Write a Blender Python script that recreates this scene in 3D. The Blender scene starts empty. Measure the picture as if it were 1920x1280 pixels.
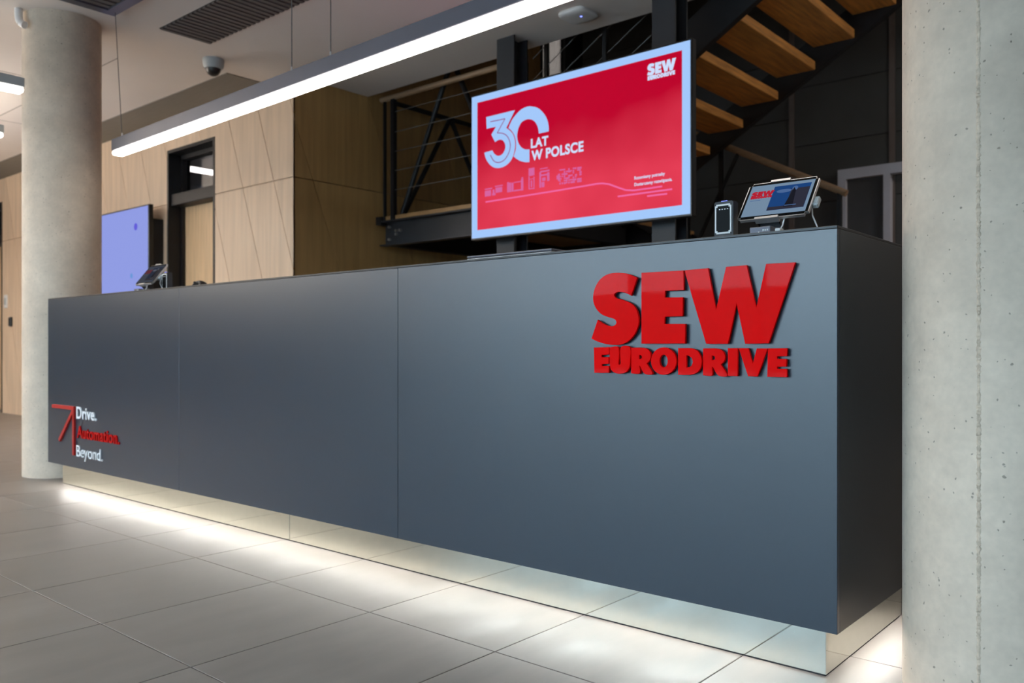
import bpy, bmesh, math, random
from mathutils import Vector, Matrix
random.seed(7)
C = bpy.context.scene.collection
S = bpy.context.scene
# ------------------------------------------------------------------ camera
H, F, HOR = 0.845, 1579.0, 651.0
ct, st = 0.7603, 0.6496                      # heading of the camera, 40.5 degrees left of +Y
cam = bpy.data.cameras.new('camera'); cam.sensor_width = 36; cam.lens = F/1920*36
cam.shift_y = (HOR-640)/1920
cam.clip_end = 300
cam.dof.use_dof = True; cam.dof.focus_distance = 2.35; cam.dof.aperture_fstop = 4.0
co = bpy.data.objects.new('camera', cam); C.objects.link(co)
co.location = (0, 0, H); co.rotation_euler = (math.pi/2, 0, math.atan2(st, ct))
S.camera = co
# ------------------------------------------------------------------ world, exposure
w = bpy.data.worlds.new('world'); S.world = w; w.use_nodes = True
bg = w.node_tree.nodes['Background']
bg.inputs[0].default_value = (0.62, 0.82, 1.0, 1); bg.inputs[1].default_value = 13.5
S.view_settings.view_transform = 'Standard'; S.view_settings.look = 'None'
S.view_settings.gamma = 1; S.view_settings.use_curve_mapping = False
S.view_settings.exposure = 0.0
WARM = (1.0, 0.86, 0.72)

def ray(x, y):
    u = (x-960)/F
    return Vector((ct*u-st, st*u+ct, (HOR-y)/F))
def atY(x, y, Y): d = ray(x, y); t = Y/d.y; return Vector((d.x*t, Y, H+d.z*t))

# ------------------------------------------------------------------ materials
def srgb(r, g, b):
    f = lambda c: (c/255/12.92 if c/255 <= .04045 else ((c/255+.055)/1.055)**2.4)
    return (f(r), f(g), f(b))
def mat(name, col, rough=.5, metal=0., var=.08, scale=6., stretch=(1, 1, 1), bump=0., coat=0., spec=.5, rnd=0., tilt=0., rvar=0.):
    m = bpy.data.materials.new(name); m.use_nodes = True
    nt = m.node_tree; N = nt.nodes; L = nt.links
    b = N['Principled BSDF']
    b.inputs['Roughness'].default_value = rough; b.inputs['Metallic'].default_value = metal
    b.inputs['Coat Weight'].default_value = coat; b.inputs['Coat Roughness'].default_value = .03
    b.inputs['Specular IOR Level'].default_value = spec
    tc = N.new('ShaderNodeTexCoord'); mp = N.new('ShaderNodeMapping')
    mp.inputs['Scale'].default_value = stretch; mp.inputs['Rotation'].default_value = (0, tilt, 0)
    no = N.new('ShaderNodeTexNoise'); no.inputs['Scale'].default_value = scale; no.inputs['Detail'].default_value = 5
    src = tc.outputs['Object']
    oi = N.new('ShaderNodeObjectInfo')
    ad = N.new('ShaderNodeVectorMath'); ad.operation = 'MULTIPLY_ADD'
    L.new(oi.outputs['Random'], ad.inputs[0]); ad.inputs[1].default_value = (37, 53, 19); L.new(src, ad.inputs[2])
    L.new(ad.outputs[0], mp.inputs['Vector']); L.new(mp.outputs[0], no.inputs['Vector'])
    mr = N.new('ShaderNodeMapRange'); mr.inputs['From Min'].default_value = .3; mr.inputs['From Max'].default_value = .7
    mr.inputs['To Min'].default_value = 1-var; mr.inputs['To Max'].default_value = 1+var
    L.new(no.outputs['Fac'], mr.inputs['Value'])
    val = mr.outputs[0]
    if rnd:
        m2 = N.new('ShaderNodeMapRange'); m2.inputs['To Min'].default_value = 1-rnd; m2.inputs['To Max'].default_value = 1+rnd
        L.new(oi.outputs['Random'], m2.inputs['Value'])
        mu = N.new('ShaderNodeMath'); mu.operation = 'MULTIPLY'; L.new(val, mu.inputs[0]); L.new(m2.outputs[0], mu.inputs[1]); val = mu.outputs[0]
    sc = N.new('ShaderNodeVectorMath'); sc.operation = 'SCALE'; sc.inputs[0].default_value = col
    L.new(val, sc.inputs['Scale']); L.new(sc.outputs[0], b.inputs['Base Color'])
    if rvar:
        m3 = N.new('ShaderNodeMapRange'); m3.inputs['From Min'].default_value = .3; m3.inputs['From Max'].default_value = .7
        m3.inputs['To Min'].default_value = rough-rvar; m3.inputs['To Max'].default_value = rough+rvar
        L.new(no.outputs['Fac'], m3.inputs['Value']); L.new(m3.outputs[0], b.inputs['Roughness'])
    if bump:
        bp = N.new('ShaderNodeBump'); bp.inputs['Strength'].default_value = bump; bp.inputs['Distance'].default_value = .01
        L.new(no.outputs['Fac'], bp.inputs['Height']); L.new(bp.outputs[0], b.inputs['Normal'])
    m['scalenode'] = sc.name
    return m
def emit(name, col, strength=1.):
    m = bpy.data.materials.new(name); m.use_nodes = True
    b = m.node_tree.nodes['Principled BSDF']
    b.inputs['Base Color'].default_value = (.006, .006, .006, 1); b.inputs['Roughness'].default_value = .3; b.inputs['Specular IOR Level'].default_value = .0
    b.inputs['Emission Color'].default_value = (*col, 1); b.inputs['Emission Strength'].default_value = strength
    return m
def concrete(name, col, fine):
    m = mat(name, col, .75, var=.13, scale=2.2, bump=.0, spec=.3)
    nt = m.node_tree; N = nt.nodes; L = nt.links; b = N['Principled BSDF']; sc = N[m['scalenode']]
    tc = [n for n in N if n.type == 'TEX_COORD'][0]
    def noise(s, det, stretch=(1, 1, 1)):
        mp = N.new('ShaderNodeMapping'); mp.inputs['Scale'].default_value = stretch
        n = N.new('ShaderNodeTexNoise'); n.inputs['Scale'].default_value = s; n.inputs['Detail'].default_value = det
        L.new(tc.outputs['Object'], mp.inputs[0]); L.new(mp.outputs[0], n.inputs['Vector']); return n.outputs['Fac']
    def rng(v, a, b_, c, d):
        r = N.new('ShaderNodeMapRange'); r.inputs['From Min'].default_value = a; r.inputs['From Max'].default_value = b_
        r.inputs['To Min'].default_value = c; r.inputs['To Max'].default_value = d; L.new(v, r.inputs['Value']); return r.outputs[0]
    def mul(a, b_):
        n = N.new('ShaderNodeMath'); n.operation = 'MULTIPLY'; L.new(a, n.inputs[0]); L.new(b_, n.inputs[1]); return n.outputs[0]
    v = sc.inputs['Scale'].links[0].from_socket
    v = mul(v, rng(noise(14*fine, 6), .3, .7, .93, 1.06))
    v = mul(v, rng(noise(5*fine, 8, (1, 1, .35)), .62, .74, 1.0, .84))          # vertical grey clouds
    v = mul(v, rng(noise(60*fine, 2), .25, .75, .95, 1.05))
    # air holes: sparse cells of a voronoi, sized by the cell's own colour
    vo = N.new('ShaderNodeTexVoronoi'); vo.inputs['Scale'].default_value = 80*fine; vo.inputs['Randomness'].default_value = 1
    wa = N.new('ShaderNodeVectorMath'); wa.operation = 'MULTIPLY_ADD'
    nn = N.new('ShaderNodeTexNoise'); nn.inputs['Scale'].default_value = 60*fine
    L.new(tc.outputs['Object'], nn.inputs['Vector']); L.new(nn.outputs['Color'], wa.inputs[0]); wa.inputs[1].default_value = (.012, .012, .012)
    L.new(tc.outputs['Object'], wa.inputs[2]); L.new(wa.outputs[0], vo.inputs['Vector'])
    sep = N.new('ShaderNodeSeparateColor'); L.new(vo.outputs['Color'], sep.inputs[0])
    rad = rng(sep.outputs[0], .60, 1.0, -.06, .27)
    lt = N.new('ShaderNodeMath'); lt.operation = 'SUBTRACT'; L.new(rad, lt.inputs[0]); L.new(vo.outputs['Distance'], lt.inputs[1])
    pit = rng(lt.outputs[0], -.01, .06, 0, 1)
    v = mul(v, rng(pit, 0, 1, 1, .50))
    L.new(v, sc.inputs['Scale'])
    bp = N.new('ShaderNodeBump'); bp.inputs['Strength'].default_value = .35; bp.inputs['Distance'].default_value = .006; bp.invert = True
    L.new(pit, bp.inputs['Height']); L.new(bp.outputs[0], b.inputs['Normal'])
    return m
def glass(name, col, gloss=.08, rough=.02):
    m = bpy.data.materials.new(name); m.use_nodes = True
    nt = m.node_tree; N = nt.nodes; L = nt.links
    for n in list(N):
        if n.type != 'OUTPUT_MATERIAL': N.remove(n)
    out = [n for n in N if n.type == 'OUTPUT_MATERIAL'][0]
    t = N.new('ShaderNodeBsdfTransparent'); t.inputs[0].default_value = (*col, 1)
    g = N.new('ShaderNodeBsdfGlossy'); g.inputs['Roughness'].default_value = rough
    lw = N.new('ShaderNodeLayerWeight'); lw.inputs[0].default_value = .35
    mr = N.new('ShaderNodeMapRange'); mr.inputs['To Min'].default_value = gloss; mr.inputs['To Max'].default_value = .6
    mx = N.new('ShaderNodeMixShader')
    L.new(lw.outputs['Fresnel'], mr.inputs['Value']); L.new(mr.outputs[0], mx.inputs[0])
    L.new(t.outputs[0], mx.inputs[1]); L.new(g.outputs[0], mx.inputs[2]); L.new(mx.outputs[0], out.inputs[0])
    return m

M = dict(
    tile=mat('floor_tile', (.172, .154, .141), .42, var=.17, scale=3.2, stretch=(3.0, .8, 1), rnd=.05, rvar=.05, bump=.03, spec=.36),
    seam=mat('formwork_seam_mortar', (.56, .46, .355), .9, var=.25, scale=60),
    grout=mat('grout', (.16, .145, .13), .9, var=.1, scale=40),
    ceil=mat('ceiling_paint', (.76, .70, .655), .9, var=.02, scale=2),
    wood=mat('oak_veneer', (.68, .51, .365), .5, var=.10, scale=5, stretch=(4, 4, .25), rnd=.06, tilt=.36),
    woodshade=mat('oak_veneer_shaded', (.42, .245, .09), .5, var=.14, scale=5, stretch=(4, 4, .25), rnd=.07),  # same oak, its colour darkened for the shade on the return wall
    joint=mat('panel_joint', (.05, .035, .025), .9),
    doorwood=mat('door_veneer', (.62, .43, .25), .5, var=.13, scale=5, stretch=(8, 8, .45)),
    tread=mat('tread_oak', (.62, .28, .07), .5, var=.3, scale=6, stretch=(7, .6, 7), rnd=.12),
    railwood=mat('handrail_oak', (.32, .20, .115), .45, var=.15, scale=8, stretch=(.6, 6, 6)),
    deck=mat('landing_oak', (.45, .25, .10), .5, var=.2, scale=6, stretch=(.7, 6, 6)),
    black=mat('black_steel', (.012, .012, .014), .5, var=.15, scale=4, spec=.35),
    steel=mat('anthracite_steel', (.030, .032, .037), .5, var=.12, scale=3, spec=.4),
    cable=mat('steel_cable', (.14, .13, .12), .45, metal=.3),
    bolt=mat('zinc_bolt', (.7, .7, .7), .3, metal=.9),
    darkpanel=mat('anthracite_panel', (.075, .073, .070), .6, var=.08, scale=3, rnd=.06, spec=.3),
    darktrim=mat('bronze_trim', (.15, .115, .10), .5, var=.1),
    darkvoid=mat('black_paint', (.012, .012, .012), .8, var=.1),
    frame=mat('grey_door_frame', (.55, .55, .62), .5, var=.05),
    doorpanel=mat('dark_grey_door', (.06, .058, .062), .55),
    counter=mat('anthracite_laminate', (.013, .025, .042), .31, var=.03, scale=60, spec=.95),
    counterside=mat('anthracite_laminate_end', (.040, .043, .047), .40, var=.03, scale=60, spec=.5),
    countertop=mat('black_worktop', (.012, .012, .014), .35),
    mirror=mat('mirror_steel', (.80, .81, .72), .04, metal=1, var=.02, scale=30),
    red=mat('red_acrylic', (.80, .0006, .001), .3, var=.02, coat=.10, spec=.03),
    reddeep=mat('red_lettering', (.46, .003, .003), .4, var=.02, spec=.1),
    redside=mat('red_lacquer', (.42, .015, .012), .35, var=.03),
    white=mat('white_lacquer', (.75, .77, .80), .4, var=.02),
    lampbody=mat('grey_aluminium', (.10, .10, .125), .4, var=.04, metal=.3),
    whiteplastic=mat('white_plastic', (.74, .73, .72), .45, var=.03),
    greyplastic=mat('grey_plastic', (.40, .43, .44), .45, var=.03),
    blackplastic=mat('black_plastic', (.012, .012, .013), .3, var=.05),
    alu=mat('brushed_aluminium', (.62, .60, .60), .35, metal=.85, var=.05, scale=30),
    darkglass=mat('dark_glass', (.006, .006, .006), .15, var=.05, spec=.03),
    slat=mat('grille_slat', (.125, .11, .105), .6, var=.05),
    slatback=mat('grille_back', (.05, .045, .042), .8, var=.1),
    strip=mat('ceiling_strip_grey', (.215, .195, .17), .8, var=.05, scale=12, stretch=(.4, 4, 1)),
    office=mat('office_wall', (.75, .75, .78), .9),
    sky_block=mat('unseen_sky_block', (.035, .045, .03), .9, var=.4, scale=2),  # for the unseen mass added outside against the low sky
    ground=mat('outdoor_paving', (.31, .33, .34), .9, var=.15, scale=.6),
    win=mat('facade_frame', (.03, .032, .036), .45),
    plaster=mat('plaster', (.13, .125, .12), .9, var=.03),
    pane=glass('clear_pane', (.93, .95, .95)),
    pane_dark=glass('office_pane', (.7, .71, .74), .08),
    pane_frost=glass('tinted_pane', (.23, .19, .165), .03),
    lamp=emit('opal_diffuser', (1, .93, .84), 12.0),
    lamph=emit('added_hall_diffuser', (1, .90, .78), 73.0),  # for the extra lamps added out of view on the left
    lampst=emit('added_stair_diffuser', (1, .91, .80), 130.0),  # for the fill lamp added out of view in the stairwell
    uplight=emit('added_uplight', (1, .90, .78), 145.0),  # added glow on lamp tops, lifts the ceiling and upper wall
    lampo=emit('office_tube', (1, .9, .8), 14.0),
    led=emit('led_tape', (1.0, .96, .92), 92.0),
    ledblue=emit('blue_indicator', (.15, .2, 1.0), 4.0),
    scr_white=emit('screen_white', srgb(163, 200, 250), 1.0),
    scr_text=emit('screen_text_white', srgb(205, 222, 252), 1.0),
    scr_pink=emit('screen_pink', srgb(240, 105, 165), 1.0),
    scr_icon=emit('screen_mauve', srgb(214, 100, 160), 1.0),
    scr_dark=emit('screen_wine', srgb(150, 70, 125), 1.0),
    scr_lav=emit('screen_lavender', srgb(143, 155, 226), 1.0),
    scr_spot=emit('screen_violet', srgb(98, 92, 215), 1.0),
    scr_spot2=emit('screen_teal', srgb(105, 150, 215), 1.0),
    tab_bg=emit('tablet_grey_blue', srgb(112, 135, 158), 1.0),
    tab_sky=emit('tablet_sky', srgb(22, 62, 118), 1.0),
    tab_cloud=emit('tablet_cloud', srgb(72, 100, 146), 1.0),
    tab_bld=emit('tablet_building', srgb(42, 42, 56), 1.0),
    tab_bld2=emit('tablet_tower', srgb(20, 20, 30), 1.0),
    tab_red=emit('tablet_red', srgb(175, 25, 45), 1.0),
)
for nm, c_ in (('tab_bg', (58, 62, 72)), ('tab_sky', (34, 40, 56)), ('tab_bld', (46, 42, 46)), ('tab_bld2', (25, 24, 30)), ('tab_cloud', (84, 88, 98)), ('tab_red', (92, 40, 46))):
    M[nm+'_dim'] = emit(nm+'_dim', srgb(*c_), 1.0)
M['column'] = concrete('column_concrete', (.60, .505, .405), 1.0)
# red picture of the display: a plain print with a soft lighter zone
def red_screen():
    m = emit('screen_red', (.6, 0, .03), 1.0); nt = m.node_tree; N = nt.nodes; L = nt.links; b = N['Principled BSDF']
    tc = N.new('ShaderNodeTexCoord'); sx = N.new('ShaderNodeSeparateXYZ'); L.new(tc.outputs['Generated'], sx.inputs[0])
    r = N.new('ShaderNodeMapRange'); r.inputs['From Min'].default_value = .95; r.inputs['From Max'].default_value = .25
    L.new(sx.outputs['Z'], r.inputs['Value'])
    no = N.new('ShaderNodeTexNoise'); no.inputs['Scale'].default_value = 2.0; L.new(tc.outputs['Object'], no.inputs['Vector'])
    ad = N.new('ShaderNodeMath'); ad.operation = 'MULTIPLY_ADD'; L.new(no.outputs['Fac'], ad.inputs[0]); ad.inputs[1].default_value = .9
    L.new(r.outputs[0], ad.inputs[2])
    r2 = N.new('ShaderNodeMapRange'); r2.inputs['From Min'].default_value = .75; r2.inputs['From Max'].default_value = 1.7
    L.new(ad.outputs[0], r2.inputs['Value'])
    cr = N.new('ShaderNodeMix'); cr.data_type = 'RGBA'
    cr.inputs['A'].default_value = (*srgb(188, 0, 42), 1); cr.inputs['B'].default_value = (*srgb(236, 66, 90), 1)
    L.new(r2.outputs[0], cr.inputs['Factor']); L.new(cr.outputs['Result'], b.inputs['Emission Color'])
    return m
M['scr_red'] = red_screen()

# ------------------------------------------------------------------ builders
def link(name, me, m, parent=None):
    """one mesh object; its origin is moved to the middle of its bounds"""
    co_ = [v.co for v in me.vertices]
    c = Vector([(min(v[i] for v in co_)+max(v[i] for v in co_))/2 for i in range(3)])
    me.transform(Matrix.Translation(-c))
    me.materials.clear(); me.materials.append(M[m])
    o = bpy.data.objects.new(name, me); C.objects.link(o); o.location = c
    if parent:
        p = Vector((0, 0, 0)); q = parent
        while q: p += q.location; q = q.parent
        o.parent = parent; o.location = c-p
    return o
def finish(name, bm, m, parent=None, smooth=False, mx=None):
    me = bpy.data.meshes.new(name)
    bmesh.ops.recalc_face_normals(bm, faces=bm.faces)
    if mx is not None: bm.transform(mx)
    bm.to_mesh(me); bm.free()
    if smooth:
        for p in me.polygons: p.use_smooth = True
        try: me.set_sharp_from_angle(angle=math.radians(35))
        except Exception: pass
    return link(name, me, m, parent)
def add_box(bm, lo, hi, bevel=0, seg=1):
    r = bmesh.ops.create_cube(bm, size=1)
    vs = r['verts']
    for v in vs:
        v.co = Vector([lo[i]+(hi[i]-lo[i])*(v.co[i]+.5) for i in range(3)])
    if bevel:
        es = list({e for v in vs for e in v.link_edges})
        bmesh.ops.bevel(bm, geom=es, offset=bevel, segments=seg, affect='EDGES', profile=.5)
def box(name, lo, hi, m, parent=None, bevel=0, seg=1, mx=None):
    bm = bmesh.new(); add_box(bm, lo, hi, bevel, seg); return finish(name, bm, m, parent, bevel > 0 and seg > 1, mx)
def boxes(name, lst, m, parent=None, bevel=0, mx=None):
    bm = bmesh.new()
    for lo, hi in lst: add_box(bm, lo, hi, bevel)
    return finish(name, bm, m, parent, False, mx)
def add_tube(bm, a, b, r, n=10, r2=None, caps=True):
    a, b = Vector(a), Vector(b); d = b-a
    q = d.to_track_quat('Z', 'Y').to_matrix().to_4x4()
    bmesh.ops.create_cone(bm, cap_ends=caps, segments=n, radius1=r, radius2=r if r2 is None else r2, depth=d.length,
                          matrix=Matrix.Translation((a+b)/2) @ q)
def tube(name, a, b, r, m, parent=None, n=10, r2=None):
    bm = bmesh.new(); add_tube(bm, a, b, r, n, r2); return finish(name, bm, m, parent, True)
def lathe(name, prof, c, m, parent=None, n=32):
    """prof: (radius, z) pairs about the vertical through c"""
    bm = bmesh.new(); rings = []
    for r, z in prof:
        rings.append([bm.verts.new((c[0]+r*math.cos(2*math.pi*k/n), c[1]+r*math.sin(2*math.pi*k/n), z)) for k in range(n)])
    for a, b in zip(rings, rings[1:]):
        for k in range(n): bm.faces.new((a[k], a[(k+1) % n], b[(k+1) % n], b[k]))
    bm.faces.new(rings[0]); bm.faces.new(rings[-1])
    return finish(name, bm, m, parent, True)
def prism(name, poly, axis, d0, d1, m, parent=None, bevel=0):
    """convex or concave polygon in the plane across `axis` ('x': (Y,Z), 'y': (X,Z)), extruded from d0 to d1"""
    bm = bmesh.new()
    mk = (lambda p, d: (d, p[0], p[1])) if axis == 'x' else (lambda p, d: (p[0], d, p[1]))
    a = [bm.verts.new(mk(p, d0)) for p in poly]; b = [bm.verts.new(mk(p, d1)) for p in poly]
    f0 = bm.faces.new(a); f1 = bm.faces.new(b[::-1]); n = len(poly)
    for k in range(n): bm.faces.new((a[k], b[k], b[(k+1) % n], a[(k+1) % n]))
    bmesh.ops.triangulate(bm, faces=[f0, f1])
    return finish(name, bm, m, parent)
def shape(name, loops, y0, y1, m, parent=None, mx=None, bevel=0):
    """outlines (X,Z) with holes, filled and extruded between y0 (front) and y1 (back)"""
    cu = bpy.data.curves.new(name, 'CURVE'); cu.dimensions = '2D'; cu.fill_mode = 'BOTH'
    cu.extrude = abs(y1-y0)/2-bevel; cu.bevel_depth = bevel; cu.bevel_resolution = 0; cu.offset = -bevel
    for lp in loops:
        s = cu.splines.new('POLY'); s.points.add(len(lp)-1); s.use_cyclic_u = True
        for p, q in zip(s.points, lp): p.co = (q[0], q[1], 0, 1)
    o = bpy.data.objects.new(name, cu); C.objects.link(o)
    me = bpy.data.meshes.new_from_object(o.evaluated_get(bpy.context.evaluated_depsgraph_get()))
    bpy.data.objects.remove(o); bpy.data.curves.remove(cu)
    me.transform(Matrix.Rotation(math.pi/2, 4, 'X')); me.transform(Matrix.Translation((0, (y0+y1)/2, 0)))
    if mx is not None: me.transform(mx)
    me.name = name
    return link(name, me, m, parent)
def text(name, body, x0, x1, z0, z1, y0, y1, m, parent=None, bold=0., mx=None, ref=None):
    """lettering fitted between x0..x1; z0..z1 is the height of the capital letters"""
    cu = bpy.data.curves.new(name, 'FONT'); cu.body = body; cu.extrude = 0; cu.offset = bold; cu.space_character = 1+bold*2
    cu.extrude = .1
    o = bpy.data.objects.new(name, cu); C.objects.link(o)
    me = bpy.data.meshes.new_from_object(o.evaluated_get(bpy.context.evaluated_depsgraph_get()))
    bpy.data.objects.remove(o); bpy.data.curves.remove(cu)
    xs = [v.co.x for v in me.vertices]; cap = .69+bold
    for v in me.vertices:
        v.co = Vector((x0+(v.co.x-min(xs))/(max(xs)-min(xs))*(x1-x0), (y0+y1)/2+(y1-y0)/2*(-v.co.z/.1), z0+(v.co.y+bold/2)/cap*(z1-z0)))
    if mx is not None: me.transform(mx)
    return link(name, me, m, parent)
def smooth_loop(segs, n=5):
    """segs: lists of points; inside a list the line is a spline, where lists meet there is a corner"""
    out = []
    if len(segs) == 1: return [tuple(p) for p in segs[0]]
    for sg in segs:
        if len(sg) < 3: out += sg; continue
        for i in range(len(sg)-1):
            p0 = sg[max(i-1, 0)]; p1 = sg[i]; p2 = sg[i+1]; p3 = sg[min(i+2, len(sg)-1)]
            for k in range(n):
                t = k/n
                out.append(tuple(.5*((2*p1[j])+(-p0[j]+p2[j])*t+(2*p0[j]-5*p1[j]+4*p2[j]-p3[j])*t*t+(-p0[j]+3*p1[j]-3*p2[j]+p3[j])*t**3) for j in (0, 1)))
        out.append(tuple(sg[-1]))
    return out
def thing(name, label, cat, loc, group=None):
    o = bpy.data.objects.new(name, None); C.objects.link(o); o.location = loc
    o.empty_display_size = .1
    return tag(o, label, cat, group)
def tag(o, label, cat, group=None):
    o['label'] = label; o['category'] = cat
    if group: o['group'] = group
    return o
def struct(o, label=None):
    o['kind'] = 'structure'
    if label: o['label'] = label
    return o
def copy_tree(o, parent=None):
    c = o.copy(); C.objects.link(c); c.parent = parent
    for ch in o.children: copy_tree(ch, c)
    return c
def clip(poly, a, b, c):
    """keep the side a*x+b*y+c >= 0"""
    out = []
    for i in range(len(poly)):
        p, q = poly[i], poly[(i+1) % len(poly)]
        dp, dq = a*p[0]+b*p[1]+c, a*q[0]+b*q[1]+c
        if dp >= 0: out.append(p)
        if (dp >= 0) != (dq >= 0):
            t = dp/(dp-dq); out.append((p[0]+t*(q[0]-p[0]), p[1]+t*(q[1]-p[1])))
    return out
def inset_rect(u0, u1, v0, v1): return [(u0, v0), (u1, v0), (u1, v1), (u0, v1)]
def slant_panels(wall, axis, regions, lines, slope, zref, zsplit, d0, d1, m, gap=.006):
    """wall panels with leaning joints: strips between neighbouring lines u = lines[k] - slope*(z - zref), cut at zsplit"""
    for (u0, u1, v0, v1) in regions:
        for (va, vb) in ((v0, min(v1, zsplit-gap/2)), (max(v0, zsplit+gap/2), v1)):
            if vb-va < .02: continue
            for a, b in zip(lines, lines[1:]):
                p = inset_rect(u0, u1, va, vb)
                p = clip(p, 1, slope, -(a+gap/2+slope*zref))
                if len(p) > 2: p = clip(p, -1, -slope, (b-gap/2+slope*zref))
                if len(p) < 3: continue
                ar = abs(sum(p[i][0]*p[(i+1) % len(p)][1]-p[(i+1) % len(p)][0]*p[i][1] for i in range(len(p))))/2
                if ar < .003: continue
                prism('panel', p, axis, d0, d1, m, wall)

CH = 3.03                                       # ceiling height
XL, XR, YF, YB = -16.0, 4.0, -4.2, 7.75
# ------------------------------------------------------------------ floor
fl = struct(box('floor', (XL, YF, -.25), (XR, YB, -.012), 'grout'))
PX, PY, JO = .5363, .606, .003
x_at, y_at = -1.020, 1.748
tm = None
for i in range(-20, 3):
    for j in range(-4, 4):
        lo = (x_at+PX*i+JO/2, y_at+PY*j+JO/2)
        if tm is None:
            t = box('tile', (lo[0], lo[1], -.012), (lo[0]+PX-JO, lo[1]+PY-JO, 0), 'tile', fl, .001); tm = t
        else:
            t = tm.copy(); C.objects.link(t)
            t.location = (lo[0]+(PX-JO)/2-fl.location.x, lo[1]+(PY-JO)/2-fl.location.y, tm.location.z)
xa, xb = x_at-20*PX, x_at+3*PX; ya, yb = y_at-4*PY, y_at+4*PY
rest = boxes('tile', [((XL, YF, -.012), (xa-.003, YB, 0)), ((xb, YF, -.012), (XR, YB, 0)), ((xa, YF, -.012), (xb-.003, ya-.003, 0)), ((xa, yb, -.012), (xb-.003, YB, 0))], 'tile', fl)
rest['kind'] = 'stuff'
# ------------------------------------------------------------------ ceiling
ce = struct(box('ceiling', (XL, YF, CH), (XR, 4.77, CH+.32), 'ceil'))
tr = struct(box('trim_1', (XL, 3.62, CH-.006), (-6.08, 4.0, CH), 'strip'), 'dark grey ceiling strip along the top of the wooden wall')
# fine joints of the ceiling boards at the left
struct(boxes('ceiling_joint', [((-16, 2.9, CH-.002), (-6.4, 2.906, CH)), ((-9.0, -4, CH-.002), (-8.994, 3.6, CH)), ((-7.4, -4, CH-.002), (-7.394, 2.9, CH))], 'strip', ce))
# ------------------------------------------------------------------ wooden wall behind the counter
WY, WX = 4.0, -5.73
D1, D2 = (-7.77, -6.911, 2.73), (-12.95, -12.09, 2.73)
wb = struct(boxes('wall_back', [((XL, WY+.018, 0), (D2[0], WY+.2, CH)), ((D2[0], WY+.018, 2.73), (D2[1], WY+.2, CH)), ((D2[1], WY+.018, 0), (D1[0], WY+.2, CH)),
    ((D1[0], WY+.018, 2.73), (D1[1], WY+.2, CH)), ((D1[1], WY+.018, 0), (WX-.018, WY+.2, CH))], 'joint'))
lines = [-18.5+.47*k for k in range(22)]; lines = [x for x in lines if x < -9.3]+[-9.28, -8.80, -8.33, -7.86, -7.2, -6.70, -6.24, -5.78, -5.3, -4.8, -4.3]
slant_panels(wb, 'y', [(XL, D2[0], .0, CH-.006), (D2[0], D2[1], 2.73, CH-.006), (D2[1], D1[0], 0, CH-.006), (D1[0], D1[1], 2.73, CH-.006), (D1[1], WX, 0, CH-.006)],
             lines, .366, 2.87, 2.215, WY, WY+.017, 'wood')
ws = struct(box('wall_return', (WX-.2, WY+.2, 0), (WX-.018, 7.18, 6.4), 'joint'))
slant_panels(ws, 'x', [(WY+.004, 7.18, 0, 6.3)], [4.923+.885*k for k in range(-4, 9)], .385, 2.613, 2.215, WX-.017, WX, 'woodshade')
# ------------------------------------------------------------------ doors of the wooden wall
def wood_door(n, x0, x1, label):
    d = struct(box(f'door_{n}', (x0+.05, WY+.15, .01), (x1-.05, WY+.19, 2.2), 'doorwood'), label)
    boxes('door_frame', [((x0, WY-.004, 0), (x0+.03, WY+.2, 2.73)), ((x1-.03, WY-.004, 0), (x1, WY+.2, 2.73)), ((x0+.03, WY-.004, 2.70), (x1-.03, WY+.2, 2.73)),
        ((x0+.03, WY+.12, 0), (x0+.06, WY+.2, 2.70)), ((x1-.06, WY+.12, 0), (x1-.03, WY+.2, 2.70)), ((x0+.06, WY+.12, 2.66), (x1-.06, WY+.2, 2.70))], 'black', d)
    box('transom_bar', (x0+.03, WY+.02, 2.2), (x1-.03, WY+.2, 2.31), 'black', d, .004)
    box('transom_pane', (x0+.06, WY+.165, 2.31), (x1-.06, WY+.171, 2.66), 'pane_dark', d)
    h = tube('door_handle', (x1-.12, WY+.10, 1.02), (x1-.24, WY+.10, 1.02), .01, 'alu', d)
    tube('handle_spindle', (x1-.12, WY+.15, 1.02), (x1-.12, WY+.10, 1.02), .01, 'alu', h)
    return d
wood_door(1, D1[0], D1[1], 'wooden door in a black frame with a glass transom, right of the lavender screen')
wood_door(2, D2[0], D2[1], 'wooden door in a black frame cut by the left edge of the picture')
# office behind the first door
struct(boxes('wall_office', [((-10.6, 4.2, 0), (-10.5, 7.1, 3.0)), ((-10.6, 7.0, 0), (-5.95, 7.1, 3.0)), ((-10.6, 4.2, 3.01), (-5.95, 7.1, 3.1)), ((-14.0, 5.0, 0), (-11.0, 5.1, 3.0)), ((-14.0, 4.2, 3.0), (-11.0, 5.1, 3.1)), ((-14.1, 4.2, 0), (-14.0, 5.1, 3.1)), ((-11.0, 4.2, 0), (-10.9, 5.1, 3.1)), ((-6.0, 4.25, 0), (-5.95, 7.0, 3.0))], 'office'))
ol = thing('linear_lamp', 'short glowing tube lamp in the room behind the glass above the wooden door', 'lamp', (-8.52, 4.85, 2.75))
box('diffuser', (-8.55, 4.42, 2.74), (-8.49, 5.28, 2.79), 'lampo', ol, .01, 3)
for y in (4.6, 5.1): tube('suspension_rod', (-8.52, y, 2.79), (-8.52, y, 3.0), .006, 'alu', ol, 8)
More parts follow.
